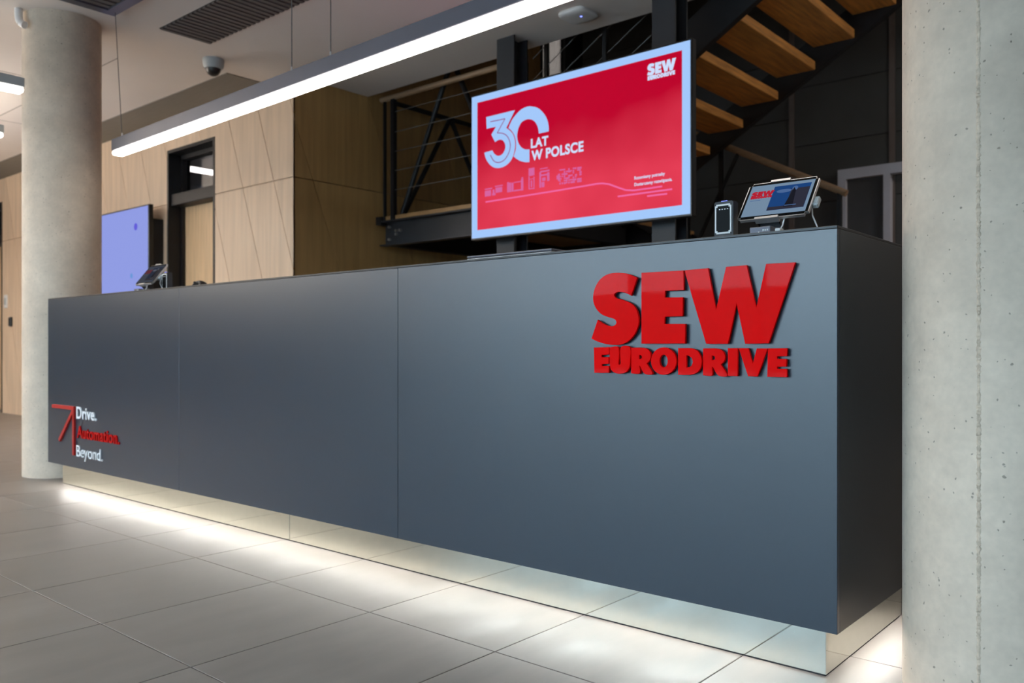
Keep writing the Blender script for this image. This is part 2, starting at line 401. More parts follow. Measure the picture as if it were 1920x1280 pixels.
# ------------------------------------------------------------------ dark stairwell walls
BY = YB
wd = struct(boxes('wall_stairwell', [((-5.75, BY+.02, 0), (XR, BY+.2, 6.4)), ((-5.75, BY-.1, 0), (-5.73, BY+.02, 6.4))], 'darkvoid'))
struct(box('wall_right', (XR, YF, 0), (XR+.2, BY+.2, 6.4), 'darkpanel'))
struct(boxes('wall_gallery', [((XL, 4.77, CH+.32), (-5.93, 4.9, 6.4)), ((-5.93, 4.77, CH+.32), (XR, 4.9, 6.4))], 'darkvoid'))
struct(box('ceiling_stairwell', (-5.93, 4.77, 6.4), (XR, BY+.2, 6.6), 'darkvoid'))
k = BY/7.6
xs = [-5.6, -4.35*k, -3.09*k, -2.21*k, -1.33*k, -.4, .5, 1.5, 2.6, XR]
for i, (a, b) in enumerate(zip(xs, xs[1:])):
    off = .3 if i % 2 else 0
    z0 = -.2+off*.0
    zz = [0]+[2.18+.545*q+(-.0 if i >= 2 else .27) for q in range(-3, 8)]+[6.39]
    for za, zb in zip(zz, zz[1:]):
        if i == 3 and zb < 2.5 and False: continue
        box('panel', (a+.025, BY, za+.004), (b-.025, BY+.02, zb-.004), 'darkpanel', wd)
for a in xs[1:-1]:
    box('cover_strip', (a-.024, BY-.012, 0), (a+.024, BY+.02, 6.39), 'darktrim', wd)
# tall side window of the stairwell
sw = struct(boxes('window_1', [((-5.8, 7.18, 3.3), (-5.73, 7.23, 4.6)), ((-5.8, 7.635, 3.3), (-5.73, 7.65, 4.6)), ((-5.8, 7.23, 3.3), (-5.73, 7.635, 3.35)), ((-5.8, 7.23, 4.5), (-5.73, 7.635, 4.6))], 'black'))
box('window_pane', (-5.775, 7.23, 3.35), (-5.765, 7.635, 4.5), 'pane_frost', sw)
struct(boxes('wall_recess', [((-5.93, 7.18, 0), (-5.73, 7.65, 3.3)), ((-5.93, 7.18, 4.6), (-5.73, 7.65, 6.4))], 'darkvoid'))
# grey framed door at the back right
DY = BY-.02
px = lambda x: atY(x, 500, DY).x
a0, a1, a2, a3 = px(1575), px(1590), px(1660), px(1673)
gd = struct(boxes('door_3', [((a1, DY-.02, 0), (a2, DY, 2.36))], 'doorpanel'), 'narrow dark door in a pale grey frame behind the end of the counter')
boxes('door_frame', [((a0, DY-.06, 0), (a1, DY+.01, 2.44)), ((a2, DY-.06, 0), (a3, DY+.01, 2.44)), ((a1, DY-.06, 2.35), (a2, DY+.01, 2.44)), ((a3, DY-.06, 2.35), (a3+.6, DY+.01, 2.44)), ((a3+.6, DY-.06, 0), (a3+.66, DY+.01, 2.44))], 'frame', gd)
# ------------------------------------------------------------------ outer walls and the glass front behind the photographer
struct(box('wall_left', (XL-.2, YF, 0), (XL, WY+.2, CH), 'plaster'))
struct(boxes('wall_front', [((XL, YF-.2, 0), (-8.6, YF, CH+.3)), ((2.6, YF-.2, 0), (XR, YF, CH+.3)), ((-8.6, YF-.2, CH-.12), (2.6, YF, CH+.3))], 'plaster'))
for n in range(7):
    x0 = -8.6+1.6*n; x1 = x0+1.6; y0, y1 = YF-.16, YF-.06
    f = struct(boxes(f'window_{n+2}', [((x0, y0, 0), (x0+.04, y1, CH-.12)), ((x1-.04, y0, 0), (x1, y1, CH-.12)), ((x0+.04, y0, 0), (x1-.04, y1, .08)), ((x0+.04, y0, CH-.18), (x1-.04, y1, CH-.12)), ((x0+.04, y0, 2.2), (x1-.04, y1, 2.28))], 'win'))
    box('window_pane', (x0+.04, YF-.12, .08), (x1-.04, YF-.11, 2.2), 'pane', f)
    box('window_pane', (x0+.04, YF-.12, 2.28), (x1-.04, YF-.11, CH-.18), 'pane', f)
struct(box('ground', (-70, -80, -.4), (70, 60, -.26), 'ground'))
struct(boxes('wall_sky_block', [((-60, -36, -.26), (-9.0, -32, 3.6)), ((-7.0, -36, -.26), (45, -32, 3.2)), ((-9.0, -34, -.26), (-7.0, -32, 2.2))], 'sky_block'))  # unseen barrier added to keep low sky out of the glossy reflections

# ------------------------------------------------------------------ concrete columns
CR = .237
def column(c, label, seam):
    o = tag(lathe('round_column', [(CR, 0), (CR, CH)], c, 'column', None, 96), label, 'column', None)
    if seam is not None:
        bm = bmesh.new(); rg = random.Random(3); prev = None; n = 800
        for i in range(n+1):
            z = CH*i/n; a = seam+.002*math.sin(z*3.1)+rg.uniform(-.0015, .0015); wd_ = rg.uniform(.003, .0065); h = rg.uniform(.0004, .0032)
            row = []
            for da, hh in ((-wd_, -.0004), (-wd_*.3, h), (wd_*.4, h*.8), (wd_, -.0004)):
                an = a+da/CR; r = CR+hh
                row.append(bm.verts.new((c[0]+r*math.cos(an), c[1]+r*math.sin(an), z)))
            if prev:
                for q in range(3): bm.faces.new((prev[q], prev[q+1], row[q+1], row[q]))
            prev = row
        finish('formwork_seam', bm, 'seam', o)
    return o
CL, CRt = (-5.974, 2.341), (-.41, 2.341)
column(CL, 'round concrete column at the far left end of the counter', None)
column(CRt, 'large round concrete column at the near right end of the counter', math.radians(-94.6))

# ------------------------------------------------------------------ reception counter
KX0, KX1, KY, KT, KB, KD = -5.638, -.7474, 2.1235, 1.15, .128, .74
rc = thing('reception_counter', 'long anthracite reception counter floating on a lit mirror plinth between two concrete columns', 'counter', (-3.19, 2.5, 0))
w3 = (KX1-KX0)/3
for i in range(3):
    box('front_panel', (KX0+w3*i+(.001 if i else 0), KY, KB), (KX0+w3*(i+1)-(.001 if i < 2 else 0), KY+.018, KT-.008), 'counter', rc, .0008)
box('end_panel', (KX1-.018, KY+.0185, KB), (KX1, KY+KD, KT-.008), 'counterside', rc, .0006)
box('end_panel', (KX0, KY+.0185, KB), (KX0+.018, KY+KD, KT-.008), 'counterside', rc, .0006)
box('worktop', (KX0, KY, KT-.0075), (KX1, KY+KD, KT), 'countertop', rc, .001)
boxes('carcass', [((KX0+.018, KY+.019, KB+.002), (KX1-.019, KY+KD, KB+.03)), ((KX0+.02, KY+KD-.03, KB+.03), (KX1-.02, KY+KD-.01, KT-.01))], 'black', rc)
box('bounce_desk', (KX0+.03, KY+.05, .72), (KX1-.03, KY+KD-.035, .745), 'office', rc)  # hidden pale surface added to bounce lamp light up to the ceiling
R = .044; xm = -3.131
for a, b in ((KX0+.11, xm-.0015), (xm+.0015, KX1-R)):
    box('plinth_panel', (a, KY+R, .004), (b, KY+R+.012, KB), 'mirror', rc, .0006)
box('plinth_panel', (KX1-R-.012, KY+R+.0125, .004), (KX1-R, KY+KD-.05, KB), 'mirror', rc, .0006)
box('plinth_panel', (KX0+.11, KY+R+.0125, .004), (KX0+.122, KY+KD-.05, KB), 'mirror', rc, .0006)
boxes('plinth_gasket', [((KX0+.112, KY+R+.002, 0), (KX1-R-.002, KY+R+.01, .004)), ((KX1-R-.01, KY+R+.01, 0), (KX1-R-.002, KY+KD-.06, .004))], 'black', rc)
box('led_strip', (KX0+.14, KY+R-.020, KB-.003), (KX1-.10, KY+R-.012, KB), 'led', rc)
box('led_strip', (KX1-R+.012, KY+.10, KB-.003), (KX1-R+.020, KY+KD-.06, KB), 'led', rc)

# ------------------------------------------------------------------ raised company lettering (drawn in the plane of the counter front)
LY = KY-.015
def q4(p): return atY(1080+p[0]/4, 470+p[1]/4, LY).xz.to_tuple()
W1 = {
 'S': [[[(457, 203), (413, 337)], [(413, 337), (380, 320), (345, 310), (310, 310), (288, 325), (291, 345), (312, 358), (350, 368), (400, 388), (440, 420), (463, 470), (470, 530), (456, 590), (425, 645), (380, 685), (330, 703), (280, 706), (220, 698), (160, 680), (115, 658)], [(115, 658), (162, 518)],
        [(162, 518), (195, 540), (230, 558), (265, 566), (290, 558), (302, 538), (293, 517), (270, 505), (235, 495), (190, 475), (155, 440), (133, 395), (127, 350), (135, 300), (155, 250), (190, 205), (240, 175), (300, 165), (360, 168), (410, 180), (457, 203)]]],
 'E': [[[(490, 165), (806, 147), (808, 295), (668, 300), (665, 350), (802, 348), (800, 490), (666, 495), (662, 548), (820, 548), (818, 695), (490, 696)]]],
 'W': [[[(816, 146), (990, 130), (1050, 440), (1125, 120), (1280, 108), (1352, 425), (1425, 98), (1645, 86), (1445, 694), (1268, 697), (1203, 395), (1140, 697), (975, 697), (820, 175)]]],
}
W2 = [
 ('E', [[[(133, 725), (247, 722), (247, 778), (192, 781), (192, 797), (244, 796), (244, 848), (192, 850), (192, 864), (246, 863), (246, 915), (137, 915)]]]),
 ('U', [[[(252, 724), (318, 724), (318, 840)], [(318, 840), (320, 852), (326, 855), (332, 850), (334, 838)], [(334, 838), (335, 724), (406, 724), (405, 830)], [(405, 830), (400, 872), (375, 910), (327, 922), (285, 912), (260, 885), (251, 840)], [(251, 840), (252, 724)]]]),
 ('R', [[[(413, 726), (485, 725)], [(485, 725), (525, 732), (552, 755), (560, 785), (553, 820), (530, 845)], [(530, 845), (575, 922), (512, 921), (477, 860), (477, 919), (413, 919)]], [[(472, 780), (486, 782), (494, 795), (487, 810), (472, 812)]]]),
 ('O', None),
 ('D', [[[(765, 730), (845, 729)], [(845, 729), (890, 738), (922, 765), (940, 805), (942, 840), (930, 885), (900, 917), (855, 931)], [(855, 931), (765, 930)]], [[(828, 785), (848, 788), (868, 805), (876, 832), (868, 858), (850, 872), (828, 874)]]]),
 ('R', [[[(952, 732), (1035, 731)], [(1035, 731), (1080, 738), (1108, 762), (1118, 795), (1110, 830), (1086, 852)], [(1086, 852), (1135, 936), (1066, 935), (1021, 868), (1021, 934), (952, 934)]], [[(1018, 786), (1036, 789), (1043, 803), (1037, 817), (1018, 820)]]]),
 ('I', [[[(1138, 730), (1213, 730), (1212, 940), (1138, 938)]]]),
 ('V', [[[(1219, 730), (1293, 730), (1325, 845), (1355, 732), (1436, 732), (1360, 943), (1290, 941)]]]),
 ('E', [[[(1438, 732), (1583, 730), (1583, 790), (1508, 792), (1508, 810), (1578, 810), (1578, 868), (1508, 869), (1508, 885), (1582, 885), (1582, 948), (1434, 945)]]]),
]
def ell(cx, cy, rx, ry, n=40): return [(cx+rx*math.cos(2*math.pi*i/n), cy+ry*math.sin(2*math.pi*i/n)) for i in range(n)]
LOGO = []
for key in 'SEW':
    LOGO.append([[q4(p) for p in smooth_loop(lp)] for lp in W1[key]])
for key, lps in W2:
    if lps is None: L_ = [ell(657, 827, 96, 103), ell(657, 826, 30, 47)]
    else: L_ = [smooth_loop(lp) for lp in lps]
    LOGO.append([[q4(p) for p in lp] for lp in L_])
# square the letters up: the two words stand on level lines
bx0 = min(p[0] for L_ in LOGO for lp in L_ for p in lp); bx1 = max(p[0] for L_ in LOGO for lp in L_ for p in lp)
bz0 = min(p[1] for L_ in LOGO for lp in L_ for p in lp); bz1 = max(p[1] for L_ in LOGO for lp in L_ for p in lp)
lg = thing('lettering_sign', 'large glossy red raised two-line lettering on the right of the counter front', 'sign', (-1.2, KY-.02, bz0))
for L_ in LOGO:
    lt = shape('letter', L_, LY, KY-.005, 'red', lg, bevel=.0006)
    xs_ = [p[0] for p in L_[0]]; zs_ = [p[1] for p in L_[0]]
for (zx, zz_) in ((540, 260), (540, 620), (960, 300), (1500, 300), (200, 300), (420, 560), (165, 740), (165, 890), (285, 790), (440, 880), (592, 830), (790, 830), (985, 880), (1175, 780), (1325, 900), (1470, 750), (1470, 920)):
    p = q4((zx, zz_)); tube('standoff', (p[0], KY, p[1]), (p[0], KY-.008, p[1]), .004, 'black', lg, 8)

# ------------------------------------------------------------------ slogan sign at the left end of the counter
SY = KY-.012
def cp(x, y): return atY(x, y, SY).xz
sg = thing('slogan_sign', 'small raised red arrow with white and red lettering at the counter front\'s left end', 'sign', (-5.45, KY-.01, cp(140, 853).y))
def bar(name, a, b, wd_, m, parent, y0, y1):
    a, b = Vector(a), Vector(b); d = (b-a).normalized(); n = Vector((-d.y, d.x))*wd_/2
    return prism(name, [tuple(a+n), tuple(b+n), tuple(b-n), tuple(a-n)], 'y', y0, y1, m, parent)
tip = cp(136.5, 765); zt, zb = tip.y, cp(136.5, 853).y; xt = tip.x; wl = xt-cp(97, 760).x
bt = .021
bar('arrow_bar', (xt-wl, zt), (xt+bt/2, zt), bt, 'redside', sg, SY, KY)
bar('arrow_bar', (xt, zt-bt/2), (xt, zb), bt, 'redside', sg, SY+.0004, KY)
e = cp(110, 825)
bar('arrow_bar', (xt-.004, zt-.012), (e.x, e.y), bt, 'redside', sg, SY+.0008, KY)
for nm, body, xa_, xb_, ya_, yb_, m, bold in (('lettering', 'Drive.', 143, 180, 762, 784, 'white', .018), ('lettering', 'Automation.', 144, 223, 798, 820, 'reddeep', .018), ('lettering', 'Beyond.', 143, 191.5, 834, 855, 'white', .0)):
    p0, p1, pt = (atY(a_, b_, KY-.007).xz for a_, b_ in ((xa_, yb_), (xb_, yb_), (xa_, ya_)))
    text(nm, body, p0.x, p1.x, p0.y, pt.y, KY-.007, KY-.001, m, sg, bold)

# ------------------------------------------------------------------ pendant lamp over the counter
LYP = 2.44
pl = thing('pendant_lamp', 'long white linear pendant lamp in a grey housing hanging over the counter', 'lamp', (-3.4, LYP+.04, 2.08))
lx0, lx1 = -5.47, -.9
LR = Matrix.Translation((lx0, LYP, 0)) @ Matrix.Rotation(-.0242, 4, 'Z') @ Matrix.Translation((-lx0, -LYP, 0))
box('housing', (lx0, LYP, 2.107), (lx1, LYP+.075, 2.180), 'lampbody', pl, .003, 1, LR)
box('diffuser', (lx0+.002, LYP+.002, 2.078), (lx1-.002, LYP+.073, 2.1068), 'lamp', pl, .012, 3, LR)
def hang(pxb, top, m='cable'):
    d = ray(pxb, 400); q_ = d.x/d.y; xb_ = q_*(LYP+.037+.0242*lx0)/(1+.0242*q_); yb_ = LYP+.037-.0242*(xb_-lx0); b = (xb_, yb_, 2.179)
    bm = bmesh.new(); add_tube(bm, b, (xb_+top, yb_, CH), .0025, 8); c = finish('suspension_cable', bm, m, pl, True)
    tube('cable_grip', b, (xb_, yb_, 2.215), .006, 'bolt', c, 10, .004)
hang(229, -.10); hang(547, 0); hang(620, 0)
xx = -1.15; yy = LYP+.037-.0242*(xx-lx0)
bm = bmesh.new(); add_tube(bm, (xx, yy, 2.179), (xx, yy, CH), .0025, 8); finish('suspension_cable', bm, 'cable', pl)

def cross_lamp(x, y1, y0, zb, label, dm='lamph'):
    l = thing('linear_lamp', label, 'lamp', (x, (y0+y1)/2, zb))
    box('housing', (x-.037, y0, zb+.03), (x+.037, y1, zb+.085), 'greyplastic', l, .003)
    box('diffuser', (x-.035, y0+.002, zb), (x+.035, y1-.002, zb+.0298), dm, l, .012, 3)
    box('added_uplight', (x-.03, y0+.05, zb+.085), (x+.03, y1-.05, zb+.088), 'uplight' if dm == 'lamph' else 'whiteplastic', l)  # added strip on top; glows only in the out-of-view hall lamps
    for y in (y0+.5, y1-.5): tube('suspension_cable', (x, y, zb+.085), (x, y, CH), .0025, 'cable', l, 8)
    return l
cross_lamp(-5.28, 1.85, -3.0, 2.3, 'linear lamp reaching in front of the left concrete column, upper one at left edge', 'lamp')
cross_lamp(-6.50, 2.15, -3.0, 2.3, 'linear lamp whose lit tip just shows at the left edge below the other lamp', 'lamp')
for x, wo in ((-8.6, 'nearest to the left concrete column'), (-10.8, 'nearest to the left end wall')):  # extra lamps added out of view to brighten the left wall
    cross_lamp(x, 2.3, -3.0, 2.3, 'linear hall lamp beyond the picture\'s left edge, '+wo)['group'] = 'added lamps of the left hall'

sl_ = thing('linear_lamp', 'added unseen fill lamp hanging in the stairwell right of the staircase, outside the picture', 'lamp', (1.2, 6.3, 3.6))
box('housing', (.2, 6.26, 3.63), (2.6, 6.34, 3.71), 'lampbody', sl_)
box('diffuser', (.2, 6.262, 3.60), (2.6, 6.338, 3.63), 'lampst', sl_)  # added source: lights treads and stairwell walls from the right
for x in (.5, 2.3): tube('suspension_cable', (x, 6.3, 3.71), (x, 6.3, 6.4), .0025, 'cable', sl_, 8)
# ------------------------------------------------------------------ ceiling fittings
def grille(name, x0, x1, y0, y1, pitch, label, frame=0, fm='slat'):
    g = thing(name, label, 'vent', ((x0+x1)/2, (y0+y1)/2, CH))
    box('back_plate', (x0, y0, CH-.004), (x1, y1, CH-.0005), 'slatback', g)
    if frame:
        boxes('vent_frame', [((x0-frame, y0-frame, CH-.02), (x0, y1+frame, CH)), ((x1, y0-frame, CH-.02), (x1+frame, y1+frame, CH)), ((x0, y0-frame, CH-.02), (x1, y0, CH)), ((x0, y1, CH-.02), (x1, y1+frame, CH))], fm, g)
    n = int((x1-x0)/pitch); first = None
    for i in range(n):
        a = x0+pitch*i+pitch*.15
        if first is None: first = box('slat', (a, y0+.004, CH-.012), (a+pitch*.55, y1-.004, CH-.004), 'slat', g)
        else:
            s = first.copy(); C.objects.link(s); s.location.x += pitch*i
    return g
grille('ceiling_vent', -5.58, -3.2, 2.815, 3.19, .055, 'long brown slatted air grille in the ceiling above the camera')
grille('ceiling_vent', -5.49, -4.8, 1.8, 2.43, .07, 'square dark vent with a grey-blue frame at the top edge beside the left column', .07, 'lampbody')
dc = thing('dome_camera', 'small grey dome camera with a black eye on the ceiling', 'camera', (-5.88, 3.39, CH))
lathe('camera_base', [(.078, CH), (.080, CH-.012), (.074, CH-.055), (.062, CH-.072), (.01, CH-.072)], (-5.88, 3.39), 'greyplastic', dc)
lathe('camera_dome', [(.055, CH-.072), (.05, CH-.095), (.036, CH-.115), (.016, CH-.125), (.003, CH-.126)], (-5.88, 3.39), 'blackplastic', dc)
ap = thing('access_point', 'white rounded square wireless access point with a blue light on the ceiling', 'access point', (-3.25, 4.47, CH))
def rounded_square(name, prof, c, m, parent, n=64, p=4.5):
    bm = bmesh.new(); rings = []
    for r_, z in prof:
        ring = []
        for k_ in range(n):
            a = 2*math.pi*k_/n; cx, sx = math.cos(a), math.sin(a)
            f = (abs(cx)**p+abs(sx)**p)**(-1/p)
            ring.append(bm.verts.new((c[0]+r_*f*cx, c[1]+r_*f*sx, z)))
        rings.append(ring)
    for a, b in zip(rings, rings[1:]):
        for k_ in range(n): bm.faces.new((a[k_], a[(k_+1) % n], b[(k_+1) % n], b[k_]))
    bm.faces.new(rings[0]); bm.faces.new(rings[-1])
    return finish(name, bm, m, parent, True)
rounded_square('cover', [(.100, CH), (.107, CH-.008), (.107, CH-.020), (.102, CH-.027), (.092, CH-.031), (.06, CH-.0335), (.01, CH-.034)], (-3.25, 4.47), 'whiteplastic', ap)
lathe('indicator_light', [(.008, CH-.032), (.007, CH-.0355), (.001, CH-.037)], (-3.215, 4.455), 'ledblue', ap, 12)
# bent conduit between ceiling and left column
cd = thing('conduit', 'short bent pale conduit dropping from the ceiling onto the left column', 'pipe', (-5.83, 2.10, CH))
bm = bmesh.new(); pts = [(-5.955, 2.065, CH), (-5.95, 2.063, CH-.04), (-5.94, 2.063, CH-.075), (-5.92, 2.068, CH-.10), (-5.895, 2.08, CH-.115)]
for a, b in zip(pts, pts[1:]): add_tube(bm, a, b, .024, 14)
finish('conduit_pipe', bm, 'whiteplastic', cd, True)

# ------------------------------------------------------------------ steel posts and the big red display
def h_post(x, y, wd_, dp, label, z1=CH):
    bm = bmesh.new()
    add_box(bm, (x, y, 0), (x+wd_, y+.012, z1)); add_box(bm, (x, y+dp-.012, 0), (x+wd_, y+dp, z1)); add_box(bm, (x+wd_/2-.005, y+.012, 0), (x+wd_/2+.005, y+dp-.012, z1))
    p = tag(finish('steel_post', bm, 'steel'), label, 'post')
    box('base_plate', (x-.03, y-.03, .0), (x+wd_+.03, y-.001, .015), 'steel', p)
    return p
h_post(-3.97, 4.48, .16, .152, 'dark H-section steel post behind the left half of the red display')
h_post(-2.70, 4.48, .16, .152, 'dark H-section steel post behind the right end of the red display')
TY = 4.35
tv = thing('display', 'large wall display showing a red slide with a pale blue border, above the counter', 'screen', (-3.23, TY+.05, 1.616))
tl, br = atY(885, 183, TY), atY(1295, 402, TY)
tz0, tz1 = atY(889, 447, TY).z, tl.z
X0, X1 = tl.x, atY(1294.5, 75, TY).x
box('casing', (X0-.012, TY, tz0-.014), (X1+.012, TY+.05, tz1+.012), 'blackplastic', tv, .004)
box('rear_housing', (X0+.25, TY+.05, tz0+.2), (X1-.25, TY+.085, tz1-.2), 'blackplastic', tv)
box('mounting_bracket', (-3.97, TY+.085, 1.95), (-3.81, TY+.13, 2.1), 'black', tv); box('mounting_bracket', (-2.70, TY+.05, 1.95), (-2.54, TY+.13, 2.1), 'black', tv)
TP = TY-.0015
boxx = [((X0, TP, tz0), (X1, TY, tz1))]
box('screen_border', *boxx[0], 'scr_white', tv)
ra, rb = atY(895.5, 194, TY), atY(1279, 93, TY); rz0 = (atY(899, 432, TY).z+atY(1280, 383, TY).z)/2; rz1 = (ra.z+rb.z)/2
box('screen_picture', (ra.x, TP-.001, rz0), (rb.x, TP, rz1), 'scr_red', tv)
G0, G1 = TP-.002, TP-.001
def q8(p): return atY(890+p[0]/8, 180+p[1]/8, TY).xz.to_tuple()
three = [[(178, 318), (608, 212)], [(608, 212), (478, 480)], [(478, 480), (545, 530), (590, 600), (610, 700), (604, 800), (580, 900), (530, 990), (450, 1055), (360, 1080), (280, 1065), (215, 1010), (170, 930), (150, 850)],
         [(150, 850), (270, 815)], [(270, 815), (295, 862), (340, 895), (385, 893), (430, 860), (462, 790), (460, 720), (430, 670), (390, 655), (350, 665), (310, 690)], [(310, 690), (255, 580)], [(325, 460), (185, 492)]]
zero = [[(825, 800), (825, 990)], [(825, 990), (760, 992), (690, 975), (630, 940), (588, 905)], [(588, 905), (618, 815), (624, 700), (604, 600), (560, 525), (510, 480)], [(510, 480), (560, 370), (620, 285), (700, 205), (780, 165), (845, 155), (950, 180), (1030, 250), (1085, 340), (1112, 440), (1115, 530)],
        [(1115, 530), (968, 565)], [(968, 565), (955, 480), (925, 410), (880, 365), (815, 348), (750, 365), (695, 410), (655, 500), (640, 600), (655, 690), (700, 765), (760, 800), (825, 800)]]
for lp in (three, zero):
    shape('screen_numeral', [[q8(p) for p in smooth_loop(lp)]], G0, G1, 'scr_white', tv)
def ribbon(name, pts, wd_, m, parent, y0, y1, mx=None):
    L1, L2 = [], []
    for i, p in enumerate(pts):
        a = Vector(pts[max(i-1, 0)]); b = Vector(pts[min(i+1, len(pts)-1)]); d = (b-a).normalized(); n = Vector((-d.y, d.x))*wd_/2
        L1.append(tuple(Vector(p)+n)); L2.append(tuple(Vector(p)-n))
    bm = bmesh.new(); mk = lambda p, y: bm.verts.new((p[0], y, p[1]))
    A = [mk(p, y0) for p in L1]; B = [mk(p, y0) for p in L2]; A2 = [mk(p, y1) for p in L1]; B2 = [mk(p, y1) for p in L2]
    for i in range(len(pts)-1):
        bm.faces.new((A[i], A[i+1], B[i+1], B[i])); bm.faces.new((A2[i], A2[i+1], B2[i+1], B2[i]))
        bm.faces.new((A[i], A[i+1], A2[i+1], A2[i])); bm.faces.new((B[i], B[i+1], B2[i+1], B2[i]))
    return finish(name, bm, m, parent, False, mx)
ribbon('numeral_line', [q8(p) for p in smooth_loop([[(240, 388), (460, 342)], [(460, 342), (345, 555)], [(345, 555), (420, 560), (480, 590), (520, 650), (540, 740), (522, 840), (475, 930), (420, 980), (350, 998), (290, 970), (240, 885)]])], .006, 'scr_dark', tv, G0-.001, G0)
def tvtext(body, x0, y0, x1, y1, cap, bold, m):
    a, b = atY(x0, y0, TY), atY(x1, y1, TY); zb_ = (a.z+b.z)/2
    t = atY(x0, y0-cap, TY).z-a.z
    text('screen_text', body, a.x, b.x, zb_, zb_+t, G0, G1, m, tv, bold)
tvtext('LAT', 996, 278, 1028.5, 271.5, 17, .035, 'scr_text'); tvtext('W POLSCE', 997, 301, 1094.5, 283.5, 18, .035, 'scr_text')
tvtext('Rozumiemy potrzeby', 1190, 336, 1247, 329, 6, .02, 'scr_text'); tvtext('Dostarczamy rozwiązania.', 1190, 348, 1261, 340, 6, .02, 'scr_text')
def s48(p): return atY(890+p[0]/4.8, 300+p[1]/4.8, TY).xz.to_tuple()
ribbon('screen_line', [s48(p) for p in smooth_loop([[(100, 378), (700, 282), (1000, 232), (1100, 214), (1150, 210), (1210, 217), (1300, 250), (1360, 270), (1430, 274), (1550, 258), (1690, 237)]])], .010, 'scr_pink', tv, G0, G1)
ribbon('screen_line', [s48((1290, 328)), s48((1780, 262))], .010, 'scr_pink', tv, G0, G1)
ribbon('screen_line', [s48((1555, 325)), s48((1735, 303))], .010, 'scr_pink', tv, G0, G1)
def icon(quads):
    bm = bmesh.new()
    for (x0, y0, x1, y1, sh) in quads:
        P = [s48((x0, y0)), s48((x1, y0-sh)), s48((x1, y1-sh)), s48((x0, y1))]
        zs = [p[1] for p in P]; z1 = (zs[0]+zs[1])/2; z0 = (zs[2]+zs[3])/2
        add_box(bm, (P[0][0], G0, z0), (P[1][0], G1, z1))
    finish('screen_icon', bm, 'scr_icon', tv)
icon([(95, 258, 160, 268, 8), (95, 278, 150, 330, 8), (165, 268, 180, 318, 4), (185, 232, 255, 242, 9), (190, 250, 250, 296, 9), (160, 300, 190, 320, 4)])
icon([(295, 200, 310, 292, 2), (312, 205, 330, 290, 3), (334, 205, 352, 286, 3), (356, 198, 420, 206, 9), (356, 270, 425, 282, 9), (420, 170, 440, 275, 2), (425, 155, 438, 168, 2)])
icon([(488, 75, 540, 145, 7), (488, 150, 496, 266, 1), (532, 150, 540, 262, 1), (496, 170, 532, 176, 5), (496, 256, 532, 264, 5), (508, 185, 520, 245, 2)])
icon([(590, 76, 660, 84, 10), (592, 98, 675, 112, 11), (585, 112, 600, 250, 2), (600, 130, 665, 145, 9), (655, 112, 675, 190, 3), (605, 200, 630, 246, 4), (610, 160, 640, 190, 4)])
rg = random.Random(5); qs = []
for i in range(10):
    for j in range(7):
        if rg.random() < .68: x = 765+i*20; y = 85-i*2.6+j*20; qs.append((x, y, x+rg.choice((12, 19)), y+rg.choice((12, 17)), 2))
icon(qs+[(740, 140, 765, 175, 4), (752, 125, 770, 190, 3)])
# logo in the corner of the slide: same outlines, reduced
def placed_logo(xa_, xb_, za, zb_, y0, y1, m, parent, mx=None, name='screen_logo'):
    fx = lambda p: (xa_+(p[0]-bx0)/(bx1-bx0)*(xb_-xa_), za+(p[1]-bz0)/(bz1-bz0)*(zb_-za))
    for k_, L_ in enumerate(LOGO):
        shape('screen_letter', [[fx(p) for p in lp] for lp in L_], y0-.0001*(k_ % 2), y1, m, parent, mx)
a, b = atY(1214, 152, TY), atY(1268, 139, TY); c_ = atY(1266, 108, TY)
placed_logo(a.x, b.x, (a.z+b.z)/2, c_.z, G0, G1, 'scr_text', tv)

# ------------------------------------------------------------------ lavender display on the wooden wall
VY = 3.84
e0 = atY(278, 384, VY); vz1 = e0.z; vx1 = e0.x
lv = thing('display', 'lavender lit display on the wooden wall, half hidden by the left column', 'screen', (vx1-.8, VY, .95))
box('casing', (vx1-1.66, VY, vz1-.98), (vx1+.01, VY+.045, vz1+.01), 'blackplastic', lv, .004)
box('screen_picture', (vx1-1.64, VY-.002, vz1-.965), (vx1-.006, VY, vz1-.004), 'scr_lav', lv)
box('wall_mount', (vx1-1.2, VY+.045, vz1-.8), (vx1-.02, WY, vz1-.12), 'black', lv)
a = atY(255, 425, VY); lathe_pts = ell(a.x, a.z, .035, .035, 16); shape('screen_dot', [lathe_pts], VY-.004, VY-.002, 'scr_spot', lv)
a = atY(247, 517, VY); shape('screen_dot', [ell(a.x, a.z, .025, .025, 16)], VY-.004, VY-.002, 'scr_spot2', lv)
# wall switches at the far left
a = atY(12, 565, WY); s1 = tag(box('wall_switch', (a.x-.05, WY-.015, a.z-.085), (a.x+.05, WY, a.z+.085), 'whiteplastic', None, .006), 'white switch plate on the wooden wall at the far left', 'switch')
box('rocker', (a.x-.03, WY-.022, a.z-.045), (a.x+.03, WY-.0151, a.z+.045), 'greyplastic', s1, .003)
a = atY(22, 603, WY); s2 = tag(box('card_reader', (a.x-.035, WY-.03, a.z-.06), (a.x+.035, WY, a.z+.06), 'blackplastic', None, .008), 'small black card reader on the wooden wall, below the white switch', 'card reader')
box('reader_face', (a.x-.022, WY-.033, a.z-.045), (a.x+.022, WY-.0301, a.z+.045), 'darkglass', s2, .001)

